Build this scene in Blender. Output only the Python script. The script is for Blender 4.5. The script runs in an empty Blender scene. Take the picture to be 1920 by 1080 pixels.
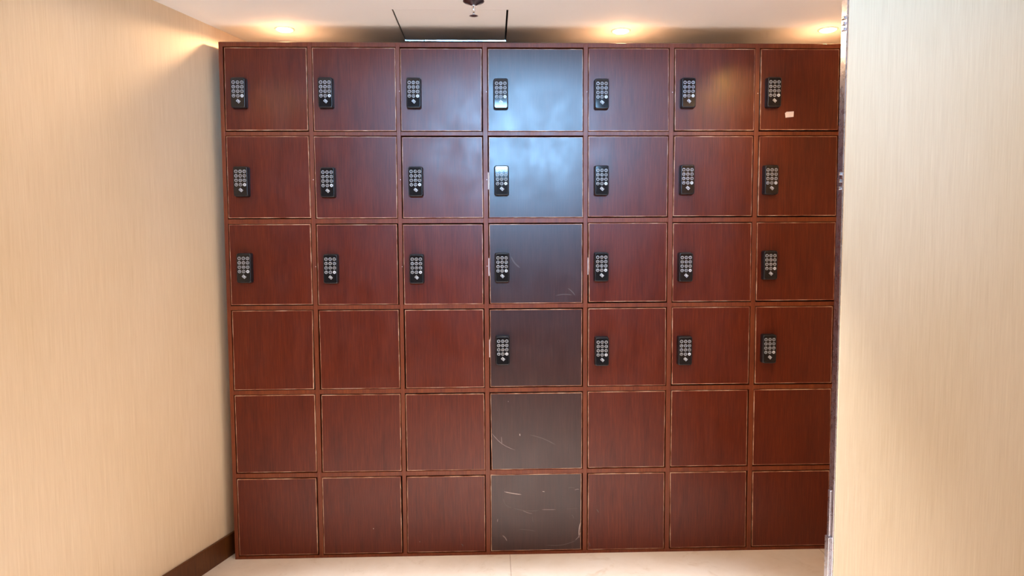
import bpy, bmesh, math, random
from mathutils import Vector, Matrix

# ------------------------------------------------------------------ camera, exposure, lights
S = bpy.context.scene
COL = S.collection
F_PX, YAW, PITCH, ROLL = 1296.79, 1.68196, -3.87309, -0.28430     # pinhole of a phone camera, degrees
def set_camera():
    y, p, r = (math.radians(a) for a in (YAW, PITCH, ROLL))
    f = Vector((math.sin(y)*math.cos(p), math.cos(y)*math.cos(p), math.sin(p)))
    right = Vector((math.cos(y), -math.sin(y), 0)); up = right.cross(f)
    rr = right*math.cos(r) + up*math.sin(r); uu = -right*math.sin(r) + up*math.cos(r)
    cd = bpy.data.cameras.new('camera'); cd.sensor_width = 36.0; cd.lens = F_PX/1920*36
    cd.clip_start = 0.05
    co = bpy.data.objects.new('camera', cd); COL.objects.link(co)
    m = Matrix((rr, uu, -f)).transposed().to_4x4(); m.translation = Vector((-0.0139, -3.0, 1.39586))
    co.matrix_world = m
    S.camera = co
set_camera()
S.view_settings.view_transform = 'Standard'; S.view_settings.look = 'None'
S.view_settings.gamma = 1.0; S.view_settings.use_curve_mapping = False
S.view_settings.exposure = 0.24

w = bpy.data.worlds.new('world'); S.world = w; w.use_nodes = True
w.node_tree.nodes['Background'].inputs[0].default_value = (0.7, 0.85, 1.0, 1)
w.node_tree.nodes['Background'].inputs[1].default_value = 0.3

def area(name, loc, rot, sx, sy, power, color, spread=180):
    l = bpy.data.lights.new(name, 'AREA'); l.shape = 'RECTANGLE'; l.size = sx; l.size_y = sy
    l.energy = power; l.color = color; l.spread = math.radians(spread)
    o = bpy.data.objects.new(name, l); COL.objects.link(o)
    o.location = loc; o.rotation_euler = rot
    return o
ZC = 2.313            # low ceiling over the lockers
HALL_Z = 3.20         # higher ceiling of the hall behind the camera
# daylight through the high window in the rear wall of the hall (tall strip, cool)
WIN = (-0.62, 1.16, 2.12, 2.92, -4.6)     # x0 x1 z0 z1 y
area('window_daylight', ((WIN[0]+WIN[1])/2, WIN[4]-0.06, (WIN[2]+WIN[3])/2), (math.radians(90), 0, 0),
     WIN[1]-WIN[0], WIN[3]-WIN[2], 33, (0.30, 0.61, 1.0), 50)
# guessed fill lights under the hall ceiling, added behind the camera for brightness
for x in (-1.6, 0.0, 1.6):
    area('hall_fill_light', (x, -3.3, HALL_Z-0.03), (0, 0, 0), 0.9, 1.6, 12, (1.0, 0.80, 0.63))
# fill light at an unseen side-wall opening, added to brighten walls, floor and ceiling
SIDE_OPENING = (-3.9, -2.0, 0.7, 2.55, 3.2)       # y0 y1 z0 z1 x
area('side_fill_light', (SIDE_OPENING[4]+0.05, (SIDE_OPENING[0]+SIDE_OPENING[1])/2, (SIDE_OPENING[2]+SIDE_OPENING[3])/2), (0, math.radians(90), 0),
     SIDE_OPENING[3]-SIDE_OPENING[2], SIDE_OPENING[1]-SIDE_OPENING[0], 22, (0.97, 0.97, 1.0))
# guessed, unseen downlights in the low ceiling before the lockers, placed for their light
FRONT_LIGHTS = ((-1.15, -0.80), (0.20, -0.80), (1.20, -0.80))
def beam(x, y, z, power, color, size, blend=0.5, radius=0.03):
    l = bpy.data.lights.new('downlight_beam', 'SPOT'); l.energy = power; l.color = color
    l.spot_size = math.radians(size); l.spot_blend = blend; l.shadow_soft_size = radius
    o = bpy.data.objects.new('downlight_beam', l); COL.objects.link(o); o.location = (x, y, z)
    return o
for (x, y), e in zip(FRONT_LIGHTS, (3, 18, 16)):
    beam(x, y, ZC-0.014, e, (1.0, 0.78, 0.54), 150, 1.0)

# the two outer ones are tilted towards the lockers and graze the upper doors
for (x, y), tgt, e, sz in ((FRONT_LIGHTS[0], (-0.90, 0.0, 1.72), 8, 44), (FRONT_LIGHTS[2], (1.06, 0.0, 1.90), 17, 36)):
    o = beam(x, y, ZC-0.014, e, (1.0, 0.60, 0.16), sz, 1.0)
    o.rotation_euler = (Vector(tgt)-o.location).to_track_quat('-Z', 'Y').to_euler()
FLOOR_BOUNCE_LIGHTS = ((-0.38, -1.22), (0.50, -1.22))     # unseen second row, added so narrow cool beams bounce off the floor
for x, y in FLOOR_BOUNCE_LIGHTS:
    beam(x, y, ZC-0.014, 12, (1.0, 0.78, 0.54), 150, 1.0)
    beam(x, y, ZC-0.014, 480, (0.86, 0.92, 1.0), 60, 0.8)

# ------------------------------------------------------------------ helpers
def new_mat(name):
    m = bpy.data.materials.new(name); m.use_nodes = True
    nt = m.node_tree
    b = nt.nodes['Principled BSDF']
    return m, nt, b
def N(nt, t, **kw):
    n = nt.nodes.new(t)
    for k, v in kw.items():
        if k in n.bl_rna.properties: setattr(n, k, v)
        else: n.inputs[k].default_value = v
    return n
def coords(nt, scale=(1, 1, 1), rnd=False):
    tc = N(nt, 'ShaderNodeTexCoord'); mp = N(nt, 'ShaderNodeMapping')
    mp.inputs['Scale'].default_value = scale
    nt.links.new(tc.outputs['Object'], mp.inputs['Vector'])
    if rnd:
        oi = N(nt, 'ShaderNodeObjectInfo'); mu = N(nt, 'ShaderNodeMath', operation='MULTIPLY'); mu.inputs[1].default_value = 37.0
        nt.links.new(oi.outputs['Random'], mu.inputs[0]); nt.links.new(mu.outputs[0], mp.inputs['Location'])
    return mp.outputs[0]
def noise(nt, vec, scale, detail=3, rough=0.5):
    n = N(nt, 'ShaderNodeTexNoise'); n.inputs['Scale'].default_value = scale
    n.inputs['Detail'].default_value = detail; n.inputs['Roughness'].default_value = rough
    nt.links.new(vec, n.inputs['Vector']); return n.outputs['Fac']
def ramp(nt, fac, stops):
    r = N(nt, 'ShaderNodeValToRGB'); e = r.color_ramp.elements
    while len(e) < len(stops): e.new(0.5)
    for el, (p, c) in zip(e, stops):
        el.position = p; el.color = (*c, 1) if len(c) == 3 else c
    nt.links.new(fac, r.inputs[0]); return r.outputs[0]
def maprange(nt, fac, a, b, c, d):
    m = N(nt, 'ShaderNodeMapRange')
    for i, v in zip((1, 2, 3, 4), (a, b, c, d)): m.inputs[i].default_value = v
    nt.links.new(fac, m.inputs[0]); return m.outputs[0]
def mixc(nt, fac, a, b, mode='MIX'):
    m = N(nt, 'ShaderNodeMix', data_type='RGBA', blend_type=mode)
    if isinstance(fac, float): m.inputs[0].default_value = fac
    else: nt.links.new(fac, m.inputs[0])
    for i, v in ((6, a), (7, b)):
        if isinstance(v, tuple): m.inputs[i].default_value = (*v, 1)
        else: nt.links.new(v, m.inputs[i])
    return m.outputs[2]
def bump(nt, b, h, strength, dist):
    n = N(nt, 'ShaderNodeBump'); n.inputs['Strength'].default_value = strength; n.inputs['Distance'].default_value = dist
    nt.links.new(h, n.inputs['Height']); nt.links.new(n.outputs[0], b.inputs['Normal'])

def laminate(name, dark, mid, light, r0, r1, spec, rnd=True, smudge=0.10):
    m, nt, b = new_mat(name)
    v = coords(nt, (1, 1, 0.045), rnd)
    fine = noise(nt, v, 230, 3, 0.6)
    v2 = coords(nt, (1, 1, 0.16), rnd)
    broad = noise(nt, v2, 22, 4, 0.6)
    c1 = ramp(nt, fine, [(0.30, dark), (0.52, mid), (0.74, light)])
    c2 = ramp(nt, broad, [(0.30, (0.80, 0.74, 0.78)), (0.5, (1, 1, 1)), (0.72, (1.10, 1.16, 1.02))])
    c = mixc(nt, 1.0, c1, c2, 'MULTIPLY')
    nt.links.new(c, b.inputs['Base Color'])
    v3 = coords(nt, (1, 1, 0.8), rnd)
    sm = noise(nt, v3, 11, 3, 0.55)
    nt.links.new(maprange(nt, sm, 0.30, 0.72, r0, r1), b.inputs['Roughness'])
    b.inputs['Specular IOR Level'].default_value = spec
    bump(nt, b, fine, 0.07, 0.0005)
    return m
def simple(name, col, rough=0.5, metal=0.0, spec=0.5, coat=0.0):
    m, nt, b = new_mat(name)
    b.inputs['Metallic'].default_value = metal
    b.inputs['Specular IOR Level'].default_value = spec; b.inputs['Coat Weight'].default_value = coat
    v = coords(nt); n = noise(nt, v, 60, 3)
    c = ramp(nt, n, [(0.3, tuple(x*0.93 for x in col)), (0.7, tuple(min(1, x*1.06) for x in col))])
    nt.links.new(c, b.inputs['Base Color'])
    nt.links.new(maprange(nt, n, 0.3, 0.7, rough*0.9, rough*1.1), b.inputs['Roughness'])
    return m

M = {}
M['door'] = laminate('cherry_laminate', (0.076, 0.0085, 0.0022), (0.104, 0.0128, 0.0033), (0.136, 0.020, 0.0052), 0.285, 0.39, 0.39)
M['dark_door'] = laminate('dark_laminate', (0.030, 0.0070, 0.0060), (0.040, 0.0098, 0.0088), (0.052, 0.015, 0.0125), 0.29, 0.37, 0.58)
M['frame'] = laminate('frame_laminate', (0.122, 0.021, 0.0045), (0.162, 0.031, 0.0065), (0.21, 0.046, 0.010), 0.36, 0.46, 0.42)
M['inside'] = simple('cabinet_inside', (0.03, 0.010, 0.007), 0.7)
def band_mat():
    m, nt, b = new_mat('worn_edge_banding')
    n = noise(nt, coords(nt, (1, 1, 1), True), 16, 4, 0.6)
    c = ramp(nt, n, [(0.36, (0.26, 0.075, 0.035)), (0.50, (0.48, 0.22, 0.125)), (0.62, (0.74, 0.45, 0.31))])
    nt.links.new(c, b.inputs['Base Color']); b.inputs['Roughness'].default_value = 0.4
    return m
M['band'] = band_mat()
M['scuff'] = simple('scuff_marks', (0.23, 0.17, 0.17), 0.6)
M['scuff_pale'] = simple('pale_scuff_marks', (0.48, 0.38, 0.36), 0.6)
M['scuff_faint'] = simple('faint_scuff_marks', (0.095, 0.068, 0.066), 0.5)
M['lock_body'] = simple('black_plastic', (0.010, 0.010, 0.013), 0.35, 0, 0.5)
M['lock_face'] = simple('black_glossy_panel', (0.007, 0.007, 0.009), 0.06, 0, 0.6)
M['print'] = simple('white_key_print', (0.62, 0.63, 0.66), 0.45)
M['chrome'] = simple('chrome', (0.75, 0.75, 0.78), 0.16, 1.0)
M['dark_chrome'] = simple('dark_chrome', (0.30, 0.27, 0.30), 0.25, 1.0)
M['steel'] = simple('brushed_steel', (0.55, 0.52, 0.56), 0.28, 1.0)
M['plate'] = simple('strike_plate_metal', (0.72, 0.60, 0.58), 0.45, 0.3)
M['paper'] = simple('paper', (0.85, 0.72, 0.68), 0.7)
M['bright_metal'] = simple('satin_aluminium', (0.95, 0.94, 0.94), 0.30, 1.0)
M['white_trim'] = simple('white_enamel', (0.82, 0.80, 0.78), 0.35)
M['black'] = simple('dark_gap', (0.012, 0.010, 0.010), 0.8)
M['skirting'] = laminate('walnut_skirting', (0.072, 0.021, 0.005), (0.102, 0.031, 0.007), (0.135, 0.045, 0.010), 0.35, 0.5, 0.4, False)

def wallpaper():
    m, nt, b = new_mat('vertical_grasscloth_wallpaper')
    v = coords(nt, (1, 1, 0.018))
    n1 = noise(nt, v, 330, 3, 0.65)
    v2 = coords(nt, (1, 1, 0.06)); n2 = noise(nt, v2, 75, 3, 0.6)
    v3 = coords(nt, (1, 1, 0.5)); n3 = noise(nt, v3, 2.5, 3, 0.5)
    c1 = ramp(nt, n1, [(0.28, (0.665, 0.495, 0.325)), (0.5, (0.705, 0.540, 0.365)), (0.74, (0.750, 0.590, 0.410))])
    c2 = ramp(nt, n2, [(0.3, (0.97, 0.965, 0.96)), (0.5, (1, 1, 1)), (0.72, (1.025, 1.03, 1.04))])
    c = mixc(nt, 1.0, c1, c2, 'MULTIPLY')
    c3 = ramp(nt, n3, [(0.35, (0.98, 0.96, 0.93)), (0.65, (1.02, 1.02, 1.04))])
    c = mixc(nt, 1.0, c, c3, 'MULTIPLY')
    nt.links.new(c, b.inputs['Base Color']); b.inputs['Roughness'].default_value = 0.55
    b.inputs['Specular IOR Level'].default_value = 0.3
    bump(nt, b, n1, 0.25, 0.0012)
    return m
M['wallpaper'] = wallpaper()
def ceiling_mat():
    m, nt, b = new_mat('painted_plasterboard')
    n = noise(nt, coords(nt), 3.0, 4, 0.6)
    c = ramp(nt, n, [(0.3, (0.91, 0.90, 0.92)), (0.7, (0.93, 0.92, 0.94))])
    nt.links.new(c, b.inputs['Base Color']); b.inputs['Roughness'].default_value = 0.6
    bump(nt, b, noise(nt, coords(nt), 180, 2), 0.05, 0.001)
    return m
M['ceiling'] = ceiling_mat()
def floor_mat():
    m, nt, b = new_mat('beige_marble_tile')
    vec = coords(nt)
    n0 = noise(nt, vec, 3.2, 5, 0.6)
    mp = N(nt, 'ShaderNodeVectorMath', operation='ADD')
    sc = N(nt, 'ShaderNodeVectorMath', operation='SCALE'); sc.inputs['Scale'].default_value = 0.35
    nn = N(nt, 'ShaderNodeTexNoise'); nn.inputs['Scale'].default_value = 4.0; nt.links.new(vec, nn.inputs['Vector'])
    nt.links.new(nn.outputs['Color'], sc.inputs[0]); nt.links.new(sc.outputs[0], mp.inputs[0]); nt.links.new(vec, mp.inputs[1])
    n1 = noise(nt, mp.outputs[0], 9, 6, 0.7)
    c1 = ramp(nt, n0, [(0.3, (0.80, 0.67, 0.56)), (0.55, (0.84, 0.73, 0.63)), (0.75, (0.86, 0.77, 0.69))])
    c2 = ramp(nt, n1, [(0.30, (0.88, 0.83, 0.77)), (0.42, (0.98, 0.975, 0.96)), (0.7, (1.03, 1.03, 1.03))])
    c = mixc(nt, 1.0, c1, c2, 'MULTIPLY')
    # 1.4 m slabs, hairline joints
    sep = N(nt, 'ShaderNodeSeparateXYZ'); nt.links.new(vec, sep.inputs[0])
    js = []
    for ax, off in ((0, -0.059), (1, 0.45)):
        a = N(nt, 'ShaderNodeMath', operation='ADD'); a.inputs[1].default_value = off
        nt.links.new(sep.outputs[ax], a.inputs[0])
        pp = N(nt, 'ShaderNodeMath', operation='PINGPONG'); pp.inputs[1].default_value = 0.7
        nt.links.new(a.outputs[0], pp.inputs[0])
        # pingpong returns to 0 every 1.4 m
        lt = N(nt, 'ShaderNodeMath', operation='LESS_THAN'); lt.inputs[1].default_value = 0.0011
        nt.links.new(pp.outputs[0], lt.inputs[0]); js.append(lt.outputs[0])
    mx = N(nt, 'ShaderNodeMath', operation='MAXIMUM'); nt.links.new(js[0], mx.inputs[0]); nt.links.new(js[1], mx.inputs[1])
    c = mixc(nt, mx.outputs[0], c, (0.42, 0.31, 0.23))
    nt.links.new(c, b.inputs['Base Color']); b.inputs['Roughness'].default_value = 0.22
    return m
M['floor'] = floor_mat()
M['hall'] = simple('taupe_hall_paint', (0.20, 0.18, 0.16), 0.6)
M['bounce_top'] = simple('bounce_board_top', (0.15, 0.11, 0.085), 0.7)  # colour of the added board that bounces lamp light onto the ceiling
def emit(name, col, s):
    m, nt, b = new_mat(name)
    b.inputs['Base Color'].default_value = (0.8, 0.8, 0.8, 1)
    b.inputs['Emission Color'].default_value = (*col, 1); b.inputs['Emission Strength'].default_value = s
    return m
M['lamp'] = emit('warm_lamp_lens', (1.0, 0.56, 0.26), 60.0)
M['glass'], _nt, _b = new_mat('window_glass')
_b.inputs['Transmission Weight'].default_value = 1.0; _b.inputs['Roughness'].default_value = 0.0; _b.inputs['IOR'].default_value = 1.02

class MB:
    def __init__(s): s.bm = bmesh.new(); s.mats = []
    def mi(s, m):
        if m not in s.mats: s.mats.append(m)
        return s.mats.index(m)
    def faces(s, pts, fs, m):
        vs = [s.bm.verts.new(p) for p in pts]; i = s.mi(m); out = []
        for f in fs:
            fc = s.bm.faces.new([vs[k] for k in f]); fc.material_index = i; out.append(fc)
        return vs, out
    def box(s, a, b, m):
        x0, y0, z0 = a; x1, y1, z1 = b
        p = [(x0,y0,z0),(x1,y0,z0),(x1,y1,z0),(x0,y1,z0),(x0,y0,z1),(x1,y0,z1),(x1,y1,z1),(x0,y1,z1)]
        return s.faces(p, [(0,3,2,1),(4,5,6,7),(0,1,5,4),(1,2,6,5),(2,3,7,6),(3,0,4,7)], m)
    def prism_z(s, poly, z0, z1, m):       # plan polygon (ccw) extruded upwards
        n = len(poly); p = [(x, y, z0) for x, y in poly] + [(x, y, z1) for x, y in poly]
        f = [tuple(reversed(range(n))), tuple(range(n, 2*n))] + [(i, (i+1) % n, n+(i+1) % n, n+i) for i in range(n)]
        return s.faces(p, f, m)
    def slab_y(s, poly, y0, y1, m):        # front polygon in (x, z), ccw seen from -y, extruded from y0 (front) to y1
        n = len(poly); p = [(x, y0, z) for x, z in poly] + [(x, y1, z) for x, z in poly]
        f = [tuple(range(n)), tuple(reversed(range(n, 2*n)))] + [(i, n+i, n+(i+1) % n, (i+1) % n) for i in range(n)]
        return s.faces(p, f, m)
    def lathe(s, prof, c, m, seg=40, close=False):
        rings = []; i = s.mi(m)
        for r, z in prof:
            if r < 1e-6: rings.append([s.bm.verts.new((c[0], c[1], c[2]+z))])
            else: rings.append([s.bm.verts.new((c[0]+r*math.cos(2*math.pi*k/seg), c[1]+r*math.sin(2*math.pi*k/seg), c[2]+z)) for k in range(seg)])
        for a, b in zip(rings, rings[1:]):
            for k in range(seg):
                k2 = (k+1) % seg
                if len(a) == 1 and len(b) == 1: continue
                if len(a) == 1: f = s.bm.faces.new((a[0], b[k2], b[k]))
                elif len(b) == 1: f = s.bm.faces.new((a[k], a[k2], b[0]))
                else: f = s.bm.faces.new((a[k], a[k2], b[k2], b[k]))
                f.material_index = i; f.smooth = True
    def build(s, name, parent=None, loc=(0, 0, 0), rotz=0.0, bevel=0.0, seg=2, smooth=False):
        bmesh.ops.recalc_face_normals(s.bm, faces=s.bm.faces[:])
        me = bpy.data.meshes.new(name); s.bm.to_mesh(me); s.bm.free()
        for m in s.mats: me.materials.append(m)
        o = bpy.data.objects.new(name, me); COL.objects.link(o)
        o.location = loc; o.rotation_euler = (0, 0, rotz)
        if parent: o.parent = parent
        if bevel:
            md = o.modifiers.new('bevel', 'BEVEL'); md.width = bevel; md.segments = seg; md.limit_method = 'ANGLE'
            md.angle_limit = math.radians(40)
        return o
def tag(o, label=None, cat=None, group=None, kind=None):
    if label: o['label'] = label
    if cat: o['category'] = cat
    if group: o['group'] = group
    if kind: o['kind'] = kind
    return o
def empty(name, loc=(0, 0, 0)):
    o = bpy.data.objects.new(name, None); COL.objects.link(o); o.location = loc; o.empty_display_size = 0.1
    return o

# ------------------------------------------------------------------ measured sizes of the doors (metres)
XL= [-1.1337, -0.7626, -0.3932, -0.0228, 0.4076, 0.7783, 1.1494]
XR= [-0.7891, -0.4182, -0.0505, 0.3809, 0.7504, 1.1215, 1.4945]
ZT= [2.2134, 1.8432, 1.4707, 1.1005, 0.7307, 0.3617]
ZB= [1.8681, 1.4991, 1.1271, 0.758, 0.3893, 0.017]
DOORS={
(0,0):(-1.1310,-0.7885,-1.1344,-0.7892,2.2139,1.8696), (0,1):(-0.7640,-0.4152,-0.7634,-0.4161,2.2139,1.8672), (0,2):(-0.3948,-0.0499,-0.3945,-0.0526,2.2118,1.8671), (0,3):(-0.0227,0.3817,-0.0241,0.3824,2.2115,1.8659), (0,4):(0.4068,0.7504,0.4054,0.7534,2.2143,1.8664), (0,5):(0.7780,1.1240,0.7806,1.1245,2.2143,1.8690), (0,6):(1.1507,1.4915,1.1516,1.4935,2.2144,1.8711),
(1,0):(-1.1337,-0.7887,-1.1347,-0.7861,1.8450,1.4997), (1,1):(-0.7651,-0.4164,-0.7621,-0.4175,1.8437,1.4978), (1,2):(-0.3927,-0.0505,-0.3923,-0.0486,1.8412,1.4975), (1,3):(-0.0220,0.3825,-0.0233,0.3832,1.8410,1.4971), (1,4):(0.4066,0.7519,0.4063,0.7497,1.8437,1.5001), (1,5):(0.7797,1.1217,0.7765,1.1211,1.8440,1.5010), (1,6):(1.1498,1.4919,1.1494,1.4941,1.8438,1.5007),
(2,0):(-1.1345,-0.7888,-1.1343,-0.7881,1.4725,1.1273), (2,1):(-0.7628,-0.4202,-0.7630,-0.4200,1.4705,1.1256), (2,2):(-0.3939,-0.0512,-0.3924,-0.0515,1.4689,1.1241), (2,3):(-0.0235,0.3809,-0.0214,0.3804,1.4695,1.1255), (2,4):(0.4076,0.7500,0.4106,0.7499,1.4717,1.1295), (2,5):(0.7780,1.1217,0.7782,1.1245,1.4702,1.1279), (2,6):(1.1476,1.4949,1.1494,1.4970,1.4716,1.1298),
(3,0):(-1.1328,-0.7887,-1.1335,-0.7914,1.1018,0.7571), (3,1):(-0.7613,-0.4193,-0.7596,-0.4178,1.1001,0.7564), (3,2):(-0.3916,-0.0517,-0.3910,-0.0497,1.0995,0.7569), (3,3):(-0.0227,0.3804,-0.0228,0.3799,1.0986,0.7584), (3,4):(0.4085,0.7491,0.4070,0.7514,1.1002,0.7574), (3,5):(0.7773,1.1215,0.7798,1.1206,1.1020,0.7604), (3,6):(1.1487,1.4918,1.1504,1.4950,1.1015,0.7599),
(4,0):(-1.1331,-0.7885,-1.1324,-0.7874,0.7324,0.3902), (4,1):(-0.7596,-0.4171,-0.7618,-0.4178,0.7304,0.3882), (4,2):(-0.3938,-0.0511,-0.3920,-0.0478,0.7286,0.3875), (4,3):(-0.0230,0.3812,-0.0198,0.3806,0.7287,0.3875), (4,4):(0.4071,0.7504,0.4079,0.7479,0.7312,0.3900), (4,5):(0.7789,1.1187,0.7778,1.1202,0.7318,0.3906), (4,6):(1.1474,1.4945,1.1478,1.4975,0.7323,0.3912),
(5,0):(-1.1345,-0.7921,-1.1348,-0.7917,0.3604,0.0172), (5,1):(-0.7647,-0.4212,-0.7645,-0.4201,0.3619,0.0176), (5,2):(-0.3936,-0.0504,-0.3952,-0.0506,0.3598,0.0168), (5,3):(-0.0244,0.3795,-0.0244,0.3779,0.3646,0.0167), (5,4):(0.4092,0.7494,0.4065,0.7504,0.3622,0.0154), (5,5):(0.7757,1.1185,0.7793,1.1209,0.3627,0.0171), (5,6):(1.1484,1.4959,1.1511,1.4975,0.3607,0.0177),
}
LOCKS={(0,0):(-1.0699,2.0363), (0,1):(-0.7069,2.0366), (0,2):(-0.3378,2.0363), (0,3):(0.0301,2.0335), (0,4):(0.4598,2.0332), (0,5):(0.8320,2.0384), (0,6):(1.2017,2.0414), (1,0):(-1.0699,1.6669), (1,1):(-0.7064,1.6629), (1,2):(-0.3346,1.6652), (1,3):(0.0316,1.6691), (1,4):(0.4608,1.6681), (1,5):(0.8313,1.6703), (1,6):(1.1967,1.6690), (2,0):(-1.0677,1.3005), (2,1):(-0.7024,1.2951), (2,2):(-0.3358,1.2929), (2,3):(0.0314,1.2965), (2,4):(0.4611,1.2969), (2,5):(0.8290,1.2936), (2,6):(1.2001,1.2997), (3,3):(0.0320,0.9358), (3,4):(0.4648,0.9277), (3,5):(0.8302,0.9272), (3,6):(1.2030,0.9321)}
# ------------------------------------------------------------------ the room
ANG = math.atan2(0.2013, 0.0596)              # plan direction of the slanting left wall
WDIR = Vector((math.cos(ANG), math.sin(ANG), 0)); WNRM = Vector((math.sin(ANG), -math.cos(ANG), 0))   # into the room
W0 = Vector((-1.1968, 0.0, 0.0)) - WNRM*0.010      # foot of the plaster at the locker front plane
def wall_pt(y, off=0.0):
    t = (y - W0.y)/WDIR.y; p = W0 + WDIR*t
    return p.x - off/WDIR.y, y
# local frame: x along the wall (0 at the locker front), -y into the room
def struct(o, label=None): return tag(o, label, kind='structure')
b = MB(); b.box((-5.2, 0, 0), (0.56, 0.15, HALL_Z), M['wallpaper'])
wl = b.build('wall_left', loc=tuple(W0), rotz=ANG); struct(wl, 'left wall in beige vertical-strand wallpaper')
b = MB(); b.box((-4.78, -0.012, 0.0), (0.125, 0.0, 0.100), M['skirting'])
bl = b.build('baseboard_left', loc=tuple(W0), rotz=ANG, bevel=0.002); struct(bl, 'dark brown wooden skirting at the foot of the left wall')
b = MB(); b.box((-0.98, 0.535, 0), (1.80, 0.66, ZC), M['wallpaper']); struct(b.build('wall_back'), 'wall behind the lockers')
b = MB(); b.box((1.68, -1.0, 0), (1.80, 0.535, ZC), M['wallpaper']); struct(b.build('wall_alcove'), 'wall to the right of the lockers')
# near partition on the right
PX, PY, PT = 1.0105, -1.0, 0.034
b = MB(); b.box((PX+0.004, PY, 0), (3.2, PY+PT-0.003, HALL_Z), M['wallpaper'])
struct(b.build('wall_right', bevel=0.0), 'near partition on the right in beige vertical-strand wallpaper')
b = MB()
b.box((PX-0.0005, PY+0.003, 0), (PX+0.004, PY+PT, HALL_Z), M['steel'])
b.box((PX-0.0035, PY+0.020, 0.0), (PX, PY+PT, 0.636), M['steel'])
b.box((PX-0.0085, PY+0.012, 0.0), (PX, PY+PT+0.002, 0.493), M['steel'])
for z in (2.034, 2.018, 2.002, 1.588, 1.567, 1.546):
    b.box((PX-0.006, PY+0.010, z-0.004), (PX, PY+0.024, z+0.004), M['chrome'])
struct(b.build('trim_1', bevel=0.0008, seg=1), 'polished metal edge trim of the near partition')
b = MB()
sy0, sy1, sz0, sz1, sx = SIDE_OPENING  # wall opening added for the side fill light
b.box((sx, -4.75, 0), (sx+0.15, sy0, HALL_Z), M['hall']); b.box((sx, sy1, 0), (sx+0.15, PY+PT, HALL_Z), M['hall'])
b.box((sx, sy0, 0), (sx+0.15, sy1, sz0), M['hall']); b.box((sx, sy0, sz1), (sx+0.15, sy1, HALL_Z), M['hall'])
struct(b.build('wall_side'), 'side wall of the hall')
# rear wall with a high window
x0, x1, z0, z1, wy = WIN
b = MB()
xl, xr = wall_pt(wy)[0]-0.0, 3.2
b.box((xl, wy-0.15, 0), (x0, wy, HALL_Z), M['hall']); b.box((x1, wy-0.15, 0), (xr, wy, HALL_Z), M['hall'])
b.box((x0, wy-0.15, 0), (x1, wy, z0), M['hall']); b.box((x0, wy-0.15, z1), (x1, wy, HALL_Z), M['hall'])
struct(b.build('wall_rear'), 'rear wall of the hall with a high window')
b = MB(); fw = 0.045
for a, c in (((x0, wy-0.04, z0), (x0+fw, wy, z1)), ((x1-fw, wy-0.04, z0), (x1, wy, z1)), ((x0+fw, wy-0.04, z0), (x1-fw, wy, z0+fw)), ((x0+fw, wy-0.04, z1-fw), (x1-fw, wy, z1))):
    b.box(a, c, M['white_trim'])
struct(b.build('window_1'), 'high window of the hall')
# ceiling over the lockers: a slab with the opening of the hatch
HX0, HX1, HY0, HY1 = -0.402, 0.060, -0.184, 0.236
CY0, CY1 = -1.5, 0.66
def ceil_piece(b, poly): b.prism_z(poly, ZC, ZC+0.12, M['ceiling'])
b = MB()
lw = lambda y: wall_pt(y)[0]
ceil_piece(b, [(lw(CY0), CY0), (HX0, CY0), (HX0, CY1), (lw(CY1), CY1)])
ceil_piece(b, [(HX0, CY0), (HX1, CY0), (HX1, HY0), (HX0, HY0)])
ceil_piece(b, [(HX0, HY1), (HX1, HY1), (HX1, CY1), (HX0, CY1)])
ceil_piece(b, [(HX1, CY0), (3.2, CY0), (3.2, CY1), (HX1, CY1)])
# bulkhead up to the hall ceiling
b.prism_z([(lw(CY0), CY0), (3.2, CY0), (3.2, CY0+0.12), (lw(CY0+0.12), CY0+0.12)], ZC+0.12, HALL_Z, M['ceiling'])
b.prism_z([(lw(wy-0.15), wy-0.15), (3.35, wy-0.15), (3.35, CY0+0.12), (lw(CY0+0.12), CY0+0.12)], HALL_Z, HALL_Z+0.12, M['ceiling'])
struct(b.build('ceiling'), 'pale plasterboard ceiling')
b = MB(); b.prism_z([(-3.2, -4.8), (3.35, -4.8), (3.35, 0.70), (-3.2, 0.70)], -0.10, 0.0, M['floor'])
struct(b.build('floor'), 'beige marble tile floor')

# ------------------------------------------------------------------ the locker cabinet
HT, G, DP = 2.2365, 0.0040, 0.42           # height, gap around a door, depth
XO0, XO1 = -1.1540, 1.5350
SLOPE = WDIR.x/WDIR.y                       # the left end follows the slanting wall
cab = empty('locker_cabinet', (0, 0, 0))
tag(cab, 'cherry-red wooden locker cabinet, seven columns by six rows, filling the end of the room', 'locker cabinet')
def inner(y, off): return wall_pt(y, -off)[0]
# side panels
yb = 0.12
b = MB()
b.prism_z([(XO0, 0), (XL[0]-G, 0), (XL[0]-G, yb), (inner(DP, 0.040), DP), (inner(DP, 0.018), DP), (XO0, yb)], 0.0, HT, M['frame'])
b.build('side_panel', cab, bevel=0.0012)
b = MB(); b.box((XR[6]+G, 0, 0), (XO1, DP, HT), M['frame']); b.build('side_panel', cab, bevel=0.0012)
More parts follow.
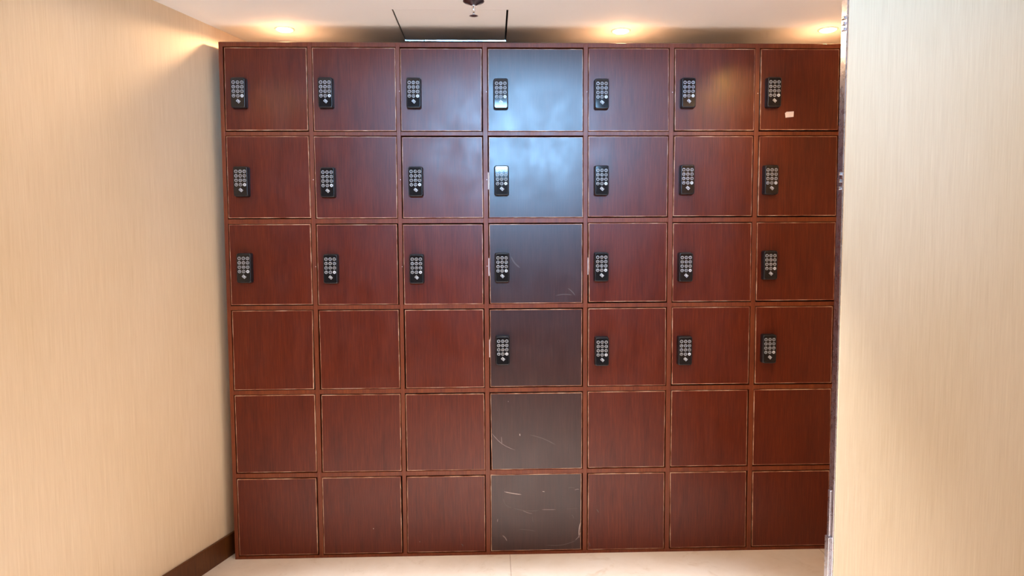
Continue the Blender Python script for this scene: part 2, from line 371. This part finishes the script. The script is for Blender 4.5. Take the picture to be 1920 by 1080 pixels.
# dividers between columns
for c in range(6):
    b = MB(); b.box((XR[c]+G, 0, 0), (XL[c+1]-G, DP, HT), M['frame']); b.build('divider', cab, bevel=0.0010)
def left_x(c, y): return XL[0]-G if (c == 0 and y <= yb) else (inner(y, 0.040) if c == 0 else XL[c]-G)
def board(c, z0, z1, y0, name, m=None):
    xa, xb = XL[c]-G, XR[c]+G
    if c == 0: poly = [(xa, y0), (xb, y0), (xb, DP), (inner(DP, 0.040), DP), (xa, yb)]
    else: poly = [(xa, y0), (xb, y0), (xb, DP), (xa, DP)]
    b = MB(); b.prism_z(poly, z0, z1, m or M['frame']); return b.build(name, cab, bevel=0.0010)
for c in range(7):
    board(c, ZT[0]+G, HT, 0.0, 'top_rail')
    board(c, 0.0, ZB[5]-G, 0.0, 'bottom_rail')
    for r in range(5):
        board(c, ZT[r+1]+G, ZB[r]-G, 0.0, 'shelf')
b = MB(); b.box((inner(DP, 0.018), DP, 0), (XO1, DP+0.012, HT), M['frame']); b.build('back_panel', cab)

# unseen thin board added on the cabinet to bounce lamp light upwards
b = MB()
b.prism_z([(XO0+0.004, 0.004), (XO1-0.004, 0.004), (XO1-0.004, DP-0.004), (inner(DP-0.004, 0.022), DP-0.004), (XO0+0.004, yb)], HT, HT+0.0015, M['bounce_top'])
b.build('bounce_board', cab)['label'] = 'unseen top board added to bounce lamp light'

# keypad parts shared by all locks
LW, LH, LD = 0.0605, 0.1260, 0.028
def round_rect(w, h, r, n=5):
    pts = []
    for cx, cz, a0 in ((w/2-r, h/2-r, 0), (-w/2+r, h/2-r, 90), (-w/2+r, -h/2+r, 180), (w/2-r, -h/2+r, 270)):
        for k in range(n+1):
            a = math.radians(a0 + 90*k/n); pts.append((cx+r*math.cos(a), cz+r*math.sin(a)))
    return pts
def lock_mesh():
    b = MB(); i = b.mi(M['lock_body']); j = b.mi(M['lock_face'])
    loops = []
    for w, h, r, y in ((LW+0.003, LH+0.003, 0.009, 0.0), (LW+0.001, LH+0.001, 0.009, -LD*0.55), (LW, LH, 0.009, -LD+0.0035),
                       (LW-0.003, LH-0.003, 0.008, -LD+0.0008), (LW-0.0065, LH-0.0065, 0.007, -LD), (LW-0.008, LH-0.008, 0.006, -LD)):
        loops.append([b.bm.verts.new((x, y, z)) for x, z in round_rect(w, h, r)])
    n = len(loops[0])
    for a, c in zip(loops, loops[1:]):
        for k in range(n):
            f = b.bm.faces.new((a[k], a[(k+1) % n], c[(k+1) % n], c[k])); f.material_index = i; f.smooth = True
    f = b.bm.faces.new(loops[-1]); f.material_index = j
    f = b.bm.faces.new(loops[0]); f.material_index = i
    bmesh.ops.recalc_face_normals(b.bm, faces=b.bm.faces[:])
    me = bpy.data.meshes.new('keypad_lock'); b.bm.to_mesh(me); b.bm.free()
    for m in b.mats: me.materials.append(m)
    return me
def glyph(b, ch, cx, cz, size, y0, y1, m):
    cu = bpy.data.curves.new('t', 'FONT'); cu.body = ch; cu.size = size; cu.align_x = 'CENTER'; cu.align_y = 'CENTER'
    cu.resolution_u = 2; cu.offset = 0.00012
    o = bpy.data.objects.new('t', cu); COL.objects.link(o)
    dg = bpy.context.evaluated_depsgraph_get(); me = bpy.data.meshes.new_from_object(o.evaluated_get(dg))
    i = b.mi(m)
    vs = [b.bm.verts.new((cx+v.co.x, y0, cz+v.co.y)) for v in me.vertices]
    for p in me.polygons:
        try: f = b.bm.faces.new([vs[k] for k in p.vertices]); f.material_index = i
        except ValueError: pass
    bpy.data.objects.remove(o); bpy.data.curves.remove(cu); bpy.data.meshes.remove(me)
def keys_mesh():
    b = MB(); m = M['print']; i = b.mi(m); y = -LD-0.0002
    up = 0.0140
    chars = ['1', '2', '3', '4', '5', '6', '7', '8', '9', '*', '0', '']
    for k, ch in enumerate(chars):
        cx = (k % 3 - 1)*0.0174; cz = up + (1.5 - k//3)*0.0186
        seg = 24; ri = 0.0053 if ch else 0.0
        ro = 0.0066
        o_ = [b.bm.verts.new((cx+ro*math.cos(2*math.pi*t/seg), y, cz+ro*math.sin(2*math.pi*t/seg))) for t in range(seg)]
        if ch:
            n_ = [b.bm.verts.new((cx+ri*math.cos(2*math.pi*t/seg), y, cz+ri*math.sin(2*math.pi*t/seg))) for t in range(seg)]
            for t in range(seg):
                f = b.bm.faces.new((o_[t], o_[(t+1) % seg], n_[(t+1) % seg], n_[t])); f.material_index = i
            glyph(b, ch, cx, cz if ch != '*' else cz-0.0015, 0.0064 if ch != '*' else 0.011, y, y, m)
        else:
            f = b.bm.faces.new(o_); f.material_index = i
            # small dark bell-shaped mark on the filled key
            d = b.mi(M['lock_body'])
            vs = [b.bm.verts.new((cx+px, y-0.0002, cz+pz)) for px, pz in ((-0.0032, -0.0022), (0.0032, -0.0022), (0.0016, 0.0004), (0.0, 0.0032), (-0.0016, 0.0004))]
            f = b.bm.faces.new(vs); f.material_index = d
    # slanted key-card symbol under the keys
    cx, cz = 0.001, up-0.0500
    def tilt(u, v):
        a = math.radians(-42); return (cx+u*math.cos(a)-v*math.sin(a), cz+u*math.sin(a)+v*math.cos(a))
    def q(u0, v0, u1, v1, mm=i, yy=0.0):
        vs = [b.bm.verts.new((tilt(u, v)[0], y-yy, tilt(u, v)[1])) for u, v in ((u0, v0), (u1, v0), (u1, v1), (u0, v1))]
        f = b.bm.faces.new(vs); f.material_index = mm
    W_, H_, T_ = 0.0075, 0.0055, 0.0016
    q(-W_, -H_, W_, -H_+T_); q(-W_, H_-T_, W_, H_); q(-W_, -H_+T_, -W_+T_, H_-T_); q(W_-T_, -H_+T_, W_, H_-T_)
    q(-W_+0.003, -0.0014, W_-0.003, 0.0010); q(-0.0018, 0.001, 0.0022, 0.0034)
    # faces must look towards -y
    for f in b.bm.faces:
        f.normal_update()
        if f.normal.y > 0: f.normal_flip()
    me = bpy.data.meshes.new('key_markings'); b.bm.to_mesh(me); b.bm.free()
    for mm in b.mats: me.materials.append(mm)
    return me
LOCK_ME, KEYS_ME = lock_mesh(), keys_mesh()

def streak(b, pts, w, m, y=-0.0004):        # a thin tapering scuff lying on the door face
    i = b.mi(m); n = len(pts)
    top, bot = [], []
    for k, (x, z) in enumerate(pts):
        a = Vector(pts[max(0, k-1)]); c = Vector(pts[min(n-1, k+1)]); d = (c-a).normalized(); nn = Vector((-d.y, d.x))
        ww = w*(0.25 if k == 0 else (0.12 if k == n-1 else 1.0))
        top.append(b.bm.verts.new((x+nn.x*ww, y, z+nn.y*ww))); bot.append(b.bm.verts.new((x-nn.x*ww, y, z-nn.y*ww)))
    for k in range(n-1):
        f = b.bm.faces.new((bot[k], bot[k+1], top[k+1], top[k])); f.material_index = i
def arc(p, q_, bend=0.0, n=6):
    p, q_ = Vector(p), Vector(q_); d = q_-p; nn = Vector((-d.y, d.x))
    return [tuple(p + d*(k/n) + nn*bend*math.sin(math.pi*k/n)) for k in range(n+1)]
SC = {(5, 3): [((0.0347, 0.2874), (0.1120, 0.2728), -0.02, 0.0016, 'scuff_pale'), ((0.1157, 0.2001), (0.1602, 0.1852), -0.05, 0.0012, 'scuff'),
               ((0.2024, 0.2027), (0.2644, 0.2019), 0.0, 0.0014, 'scuff'), ((0.3189, 0.2990), (0.3485, 0.2986), 0.1, 0.0012, 'scuff_faint'),
               ((0.3489, 0.2896), (0.3685, 0.2926), 0.1, 0.0014, 'scuff'), ((0.1602, 0.1715), (0.1626, 0.1461), 0.0, 0.0010, 'scuff_faint'),
               ((0.0262, 0.0877), (0.0458, 0.0617), 0.1, 0.0022, 'scuff'), ((0.3514, 0.0613), (0.3738, 0.0963), -0.12, 0.0016, 'scuff'),
               ((0.3690, 0.0720), (0.3740, 0.1400), 0.04, 0.0018, 'scuff_pale'), ((0.2200, 0.0400), (0.3600, 0.0610), -0.08, 0.0016, 'scuff_faint'),
               ((0.3090, 0.2045), (0.3637, 0.2051), 0.0, 0.0012, 'scuff_faint'), ((0.0318, 0.2544), (0.0713, 0.2126), -0.2, 0.0030, 'scuff_faint'),
               ((0.0713, 0.2126), (0.1950, 0.2000), -0.06, 0.0022, 'scuff_faint'), ((0.2050, 0.2857), (0.2149, 0.2840), 0.0, 0.0012, 'scuff_pale'),
               ((0.1010, 0.1150), (0.1750, 0.1040), 0.03, 0.0013, 'scuff_faint'), ((0.0040, 0.1500), (0.0060, 0.1640), 0.0, 0.0014, 'scuff'),
               ((0.3350, 0.1780), (0.3450, 0.1600), 0.1, 0.0015, 'scuff_faint')],
      (4, 3): [((-0.0177, 0.5512), (0.0849, 0.4749), -0.09, 0.0013, 'scuff'), ((0.0238, 0.5357), (0.0261, 0.5057), 0.0, 0.0011, 'scuff'),
               ((0.1050, 0.5480), (0.1063, 0.5385), 0.0, 0.0015, 'scuff_pale'), ((0.0545, 0.6950), (0.0561, 0.6910), 0.0, 0.0014, 'scuff'),
               ((0.1500, 0.5420), (0.2650, 0.4950), 0.05, 0.0020, 'scuff_faint')],
      (2, 3): [((0.2650, 1.1583), (0.3379, 1.1602), 0.06, 0.0016, 'scuff_faint'), ((0.3184, 1.1900), (0.3501, 1.1577), 0.05, 0.0018, 'scuff_faint'),
               ((0.0700, 1.3300), (0.1100, 1.2800), -0.08, 0.0030, 'scuff_faint')],
      (5, 4): [((0.4460, 0.2000), (0.4560, 0.1850), 0.1, 0.0010, 'scuff_faint'), ((0.4140, 0.0500), (0.4180, 0.0300), 0.0, 0.0012, 'scuff_faint')],
      (5, 1): [((-0.5450, 0.1310), (-0.5440, 0.1270), 0.0, 0.0014, 'scuff_pale')],
      (5, 2): [((-0.3420, 0.0670), (-0.3400, 0.0640), 0.0, 0.0014, 'scuff'), ((-0.1580, 0.0520), (-0.1500, 0.0400), 0.2, 0.0014, 'scuff_faint')]}
rows = ['top', 'second', 'third', 'fourth', 'fifth', 'bottom']
BW, BY = 0.0024, 0.0
for (r, c), (xa, xb, xc, xd, zt, zb) in sorted(DOORS.items()):
    # corners: top left xa, top right xb, bottom left xc, bottom right xd
    quad = [(xc, zb), (xd, zb), (xb, zt), (xa, zt)]
    cx, cz = (xa+xb+xc+xd)/4, (zt+zb)/2
    jit = random.Random(r*7+c).uniform(-0.0012, 0.0012)
    fy = 0.0005 + jit
    loc = Vector((cx, fy, cz))
    b = MB(); dm = M['dark_door'] if c == 3 else M['door']
    inn = [(xc+BW-cx, zb+BW-cz), (xd-BW-cx, zb+BW-cz), (xb-BW-cx, zt-BW-cz), (xa+BW-cx, zt-BW-cz)]
    b.slab_y(inn, 0.0, 0.018, dm)
    for p, q_, bend, wd, mm in SC.get((r, c), ()):
        streak(b, [(x-cx, z-cz) for x, z in arc(p, q_, bend)], wd, M[mm])
    door = bpy.data.objects.new('locker_door', None)
    me_o = b.build('locker_door', cab, loc=tuple(loc)); door = me_o
    if c == 3:
        door['label'] = 'wider dark brown door, %s row' % rows[r] if r < 4 else 'wider dark brown door with pale scratches, %s row' % rows[r]
    # worn edge banding: a mitred ring around the door edge
    b = MB(); i = b.mi(M['band'])
    out = [(x-cx, z-cz) for x, z in quad]
    loops = []
    for pts, y in ((inn, 0.0002), (inn, -0.0002), ([(x*0.6+u*0.4, z*0.6+v*0.4) for (x, z), (u, v) in zip(out, inn)], -0.0002), (out, 0.0012), (out, 0.018)):
        loops.append([b.bm.verts.new((x, y, z)) for x, z in pts])
    for a, d in zip(loops, loops[1:]):
        for k in range(4):
            f = b.bm.faces.new((a[k], a[(k+1) % 4], d[(k+1) % 4], d[k])); f.material_index = i
    b.build('edge_banding', door)
    if (r, c) in LOCKS:
        lx, lz = LOCKS[(r, c)]
        lk = bpy.data.objects.new('keypad_lock', LOCK_ME); COL.objects.link(lk); lk.parent = door
        lk.location = (lx-cx, -0.0002, lz-0.0140-cz)
        lk.rotation_euler = (0, random.Random(r*11+c).uniform(-0.006, 0.006), 0)
        ke = bpy.data.objects.new('key_markings', KEYS_ME); COL.objects.link(ke); ke.parent = door
        ke.location = lk.location; ke.rotation_euler = lk.rotation_euler
    if (r, c) == (0, 6):
        b = MB(); pts = [(1.2598, 1.9430), (1.2626, 1.9236), (1.2976, 1.9271), (1.2985, 1.9505), (1.2667, 1.9485)]
        b.slab_y([(x-cx, z-cz) for x, z in pts], -0.0006, -0.0001, M['paper'])
        st = b.build('paper_sticker', door); st['label'] = 'small torn white paper sticker'
# strike plates seen in the gaps of some doors and small screw caps on the stiles
for x0, z0, x1, z1 in ((-0.0280, 1.2467, -0.0242, 1.3231), (-0.0280, 0.8893, -0.0240, 0.9669), (0.4040, 1.2486, 0.4068, 1.3229), (-0.0268, 1.6190, -0.0240, 1.6918)):
    b = MB(); b.box((x0+0.0004, 0.0006, z0), (x1, 0.010, z1), M['plate']); b.build('strike_plate', cab)
for x, z in ((-0.3998, 2.0337), (-0.0308, 2.0320), (0.4000, 2.0326), (0.7684, 2.0308), (1.1392, 2.0268), (-0.7718, 1.6617), (-0.4012, 1.6608), (-0.0318, 1.6600), (-0.7705, 1.2906), (-0.3995, 1.2883), (-0.0330, 1.2884)):
    b = MB()
    pr = [(0.0, -0.0012), (0.0012, -0.0010), (0.0020, 0.0)]
    seg = 12; i = b.mi(M['plate']); rings = []
    for rr, yy in pr:
        rings.append([b.bm.verts.new((x, yy, z))] if rr == 0 else [b.bm.verts.new((x+rr*math.cos(2*math.pi*k/seg), yy, z+rr*math.sin(2*math.pi*k/seg))) for k in range(seg)])
    for k in range(seg):
        b.bm.faces.new((rings[0][0], rings[1][k], rings[1][(k+1) % seg])).material_index = i
        b.bm.faces.new((rings[1][k], rings[2][k], rings[2][(k+1) % seg], rings[1][(k+1) % seg])).material_index = i
    b.build('screw_cap', cab)

# ------------------------------------------------------------------ ceiling fittings
hatch = empty('ceiling_hatch', ((HX0+HX1)/2, (HY0+HY1)/2, ZC))
tag(hatch, 'square access hatch in the ceiling behind the sprinkler head, above the lockers', 'access hatch')
hx, hy = (HX1-HX0)/2, (HY1-HY0)/2
b = MB()
gl, gr, gn, gf = 0.006, 0.008, 0.0012, 0.004
b.box((-hx+gl, -hy+gn, 0.0), (hx-gr, hy-gf-0.004, 0.012), M['ceiling'])
b.build('hatch_panel', hatch)
b = MB(); t = 0.0012
b.box((-hx, -hy+0.0005, -0.0006), (-hx+t, hy-0.0005, 0.05), M['bright_metal'])
b.box((hx-t, -hy+0.0005, 0.002), (hx, hy-0.0005, 0.05), M['black'])
yf, zl = hy-0.0045, -0.0052
b.faces([(-hx+t, yf+0.0007, zl), (hx-t, yf+0.0007, zl), (hx-t, hy-0.0005, zl), (-hx+t, hy-0.0005, zl),
         (-hx+t, yf, 0.001), (hx-t, yf, 0.001), (hx-t, hy-0.0005, 0.05), (-hx+t, hy-0.0005, 0.05)],
        [(0,3,2,1), (0,1,5,4), (4,5,6,7), (2,3,7,6), (1,2,6,5), (3,0,4,7)], M['bright_metal'])
b.box((-hx+t, -hy+0.0005, 0.014), (hx-t, -hy+0.0010, 0.05), M['black'])
b.box((-hx+t, -hy+0.0010, 0.048), (hx-t, hy-0.004, 0.05), M['black'])
b.build('hatch_frame', hatch)

spr = empty('fire_sprinkler', (-0.0756, -0.2835, ZC))
tag(spr, 'pendent sprinkler head hanging from a dark metal rose in the ceiling', 'sprinkler')
b = MB(); b.lathe([(0.0, 0.0), (0.041, 0.0), (0.041, -0.002), (0.036, -0.005), (0.022, -0.009), (0.014, -0.014), (0.010, -0.016), (0.0, -0.016)], (0, 0, 0), M['dark_chrome'], 48); b.build('escutcheon', spr)
b = MB(); b.lathe([(0.0, -0.010), (0.0075, -0.010), (0.0075, -0.020), (0.0050, -0.026), (0.0036, -0.034), (0.0026, -0.044), (0.0, -0.044)], (0, 0, 0), M['chrome'], 24); b.build('nozzle', spr)
for s in (-1, 1):
    b = MB()
    pts = [(0.0062, -0.020), (0.0072, -0.030), (0.0060, -0.040), (0.0025, -0.048)]
    for (xa, za), (xb, zb) in zip(pts, pts[1:]):
        p = [(s*xa-0.0008, -0.0012, za), (s*xa+0.0008, -0.0012, za), (s*xa+0.0008, 0.0012, za), (s*xa-0.0008, 0.0012, za),
             (s*xb-0.0008, -0.0012, zb), (s*xb+0.0008, -0.0012, zb), (s*xb+0.0008, 0.0012, zb), (s*xb-0.0008, 0.0012, zb)]
        b.faces(p, [(0,1,2,3), (7,6,5,4), (0,4,5,1), (1,5,6,2), (2,6,7,3), (3,7,4,0)], M['chrome'])
    b.build('yoke_arm', spr)
b = MB()
b.lathe([(0.0, -0.044), (0.0040, -0.045), (0.0046, -0.050), (0.0026, -0.053), (0.0, -0.053)], (0, 0, 0), M['chrome'], 16)
seg = 16; i = b.mi(M['dark_chrome'])
c0 = [b.bm.verts.new((0.006*math.cos(2*math.pi*k/(2*seg)), 0.006*math.sin(2*math.pi*k/(2*seg)), -0.0535)) for k in range(2*seg)]
c1 = [b.bm.verts.new(((0.0175 if k % 2 else 0.0115)*math.cos(2*math.pi*k/(2*seg)), (0.0175 if k % 2 else 0.0115)*math.sin(2*math.pi*k/(2*seg)), -0.0540-(0.0015 if k % 2 else 0))) for k in range(2*seg)]
c2 = [b.bm.verts.new((v.co.x, v.co.y, v.co.z-0.0012)) for v in c1]; c3 = [b.bm.verts.new((v.co.x, v.co.y, v.co.z-0.0012)) for v in c0]
for A, B_ in ((c0, c1), (c1, c2), (c2, c3)):
    for k in range(2*seg): b.bm.faces.new((A[k], A[(k+1) % (2*seg)], B_[(k+1) % (2*seg)], B_[k])).material_index = i
b.bm.faces.new(c3).material_index = i; b.bm.faces.new(list(reversed(c0))).material_index = i
b.build('deflector', spr)

def downlight(x, y, label):
    o = empty('ceiling_downlight', (x, y, ZC)); tag(o, label, 'downlight', 'warm downlights above the lockers')
    b = MB(); b.lathe([(0.0335, 0.0), (0.0335, -0.0035), (0.037, -0.0040), (0.0425, -0.0020), (0.0430, 0.0), (0.0335, 0.0)], (0, 0, 0), M['white_trim'], 40); b.build('trim_ring', o)
    b = MB(); b.lathe([(0.0335, -0.0005), (0.033, -0.0040), (0.027, -0.0075), (0.016, -0.0100), (0.0, -0.0110)], (0, 0, 0), M['lamp'], 32); b.build('lens', o)
    beam(x, y, ZC-0.020, 12, (1.0, 0.68, 0.40), 172, 0.15, 0.016)
    return o
for x, y in FRONT_LIGHTS + FLOOR_BOUNCE_LIGHTS:  # fittings for the guessed lamps added out of view
    o = empty('ceiling_downlight', (x, y, ZC)); tag(o, 'unseen round ceiling downlight in front of the lockers, added for its light', 'downlight', 'added downlights in front of the lockers')
    b = MB(); b.lathe([(0.0, -0.001), (0.030, -0.001), (0.0335, -0.0035), (0.037, -0.0040), (0.0425, -0.0020), (0.0430, 0.0), (0.0, 0.0)], (0, 0, 0), M['white_trim'], 40); b.build('trim_ring', o)
downlight(-0.899, 0.078, 'glowing round ceiling downlight above the left end of the lockers')
downlight(0.559, 0.082, 'glowing round ceiling downlight above the middle of the lockers, right of the hatch')
downlight(1.464, 0.052, 'glowing round ceiling downlight above the right end of the lockers, partly behind the partition')
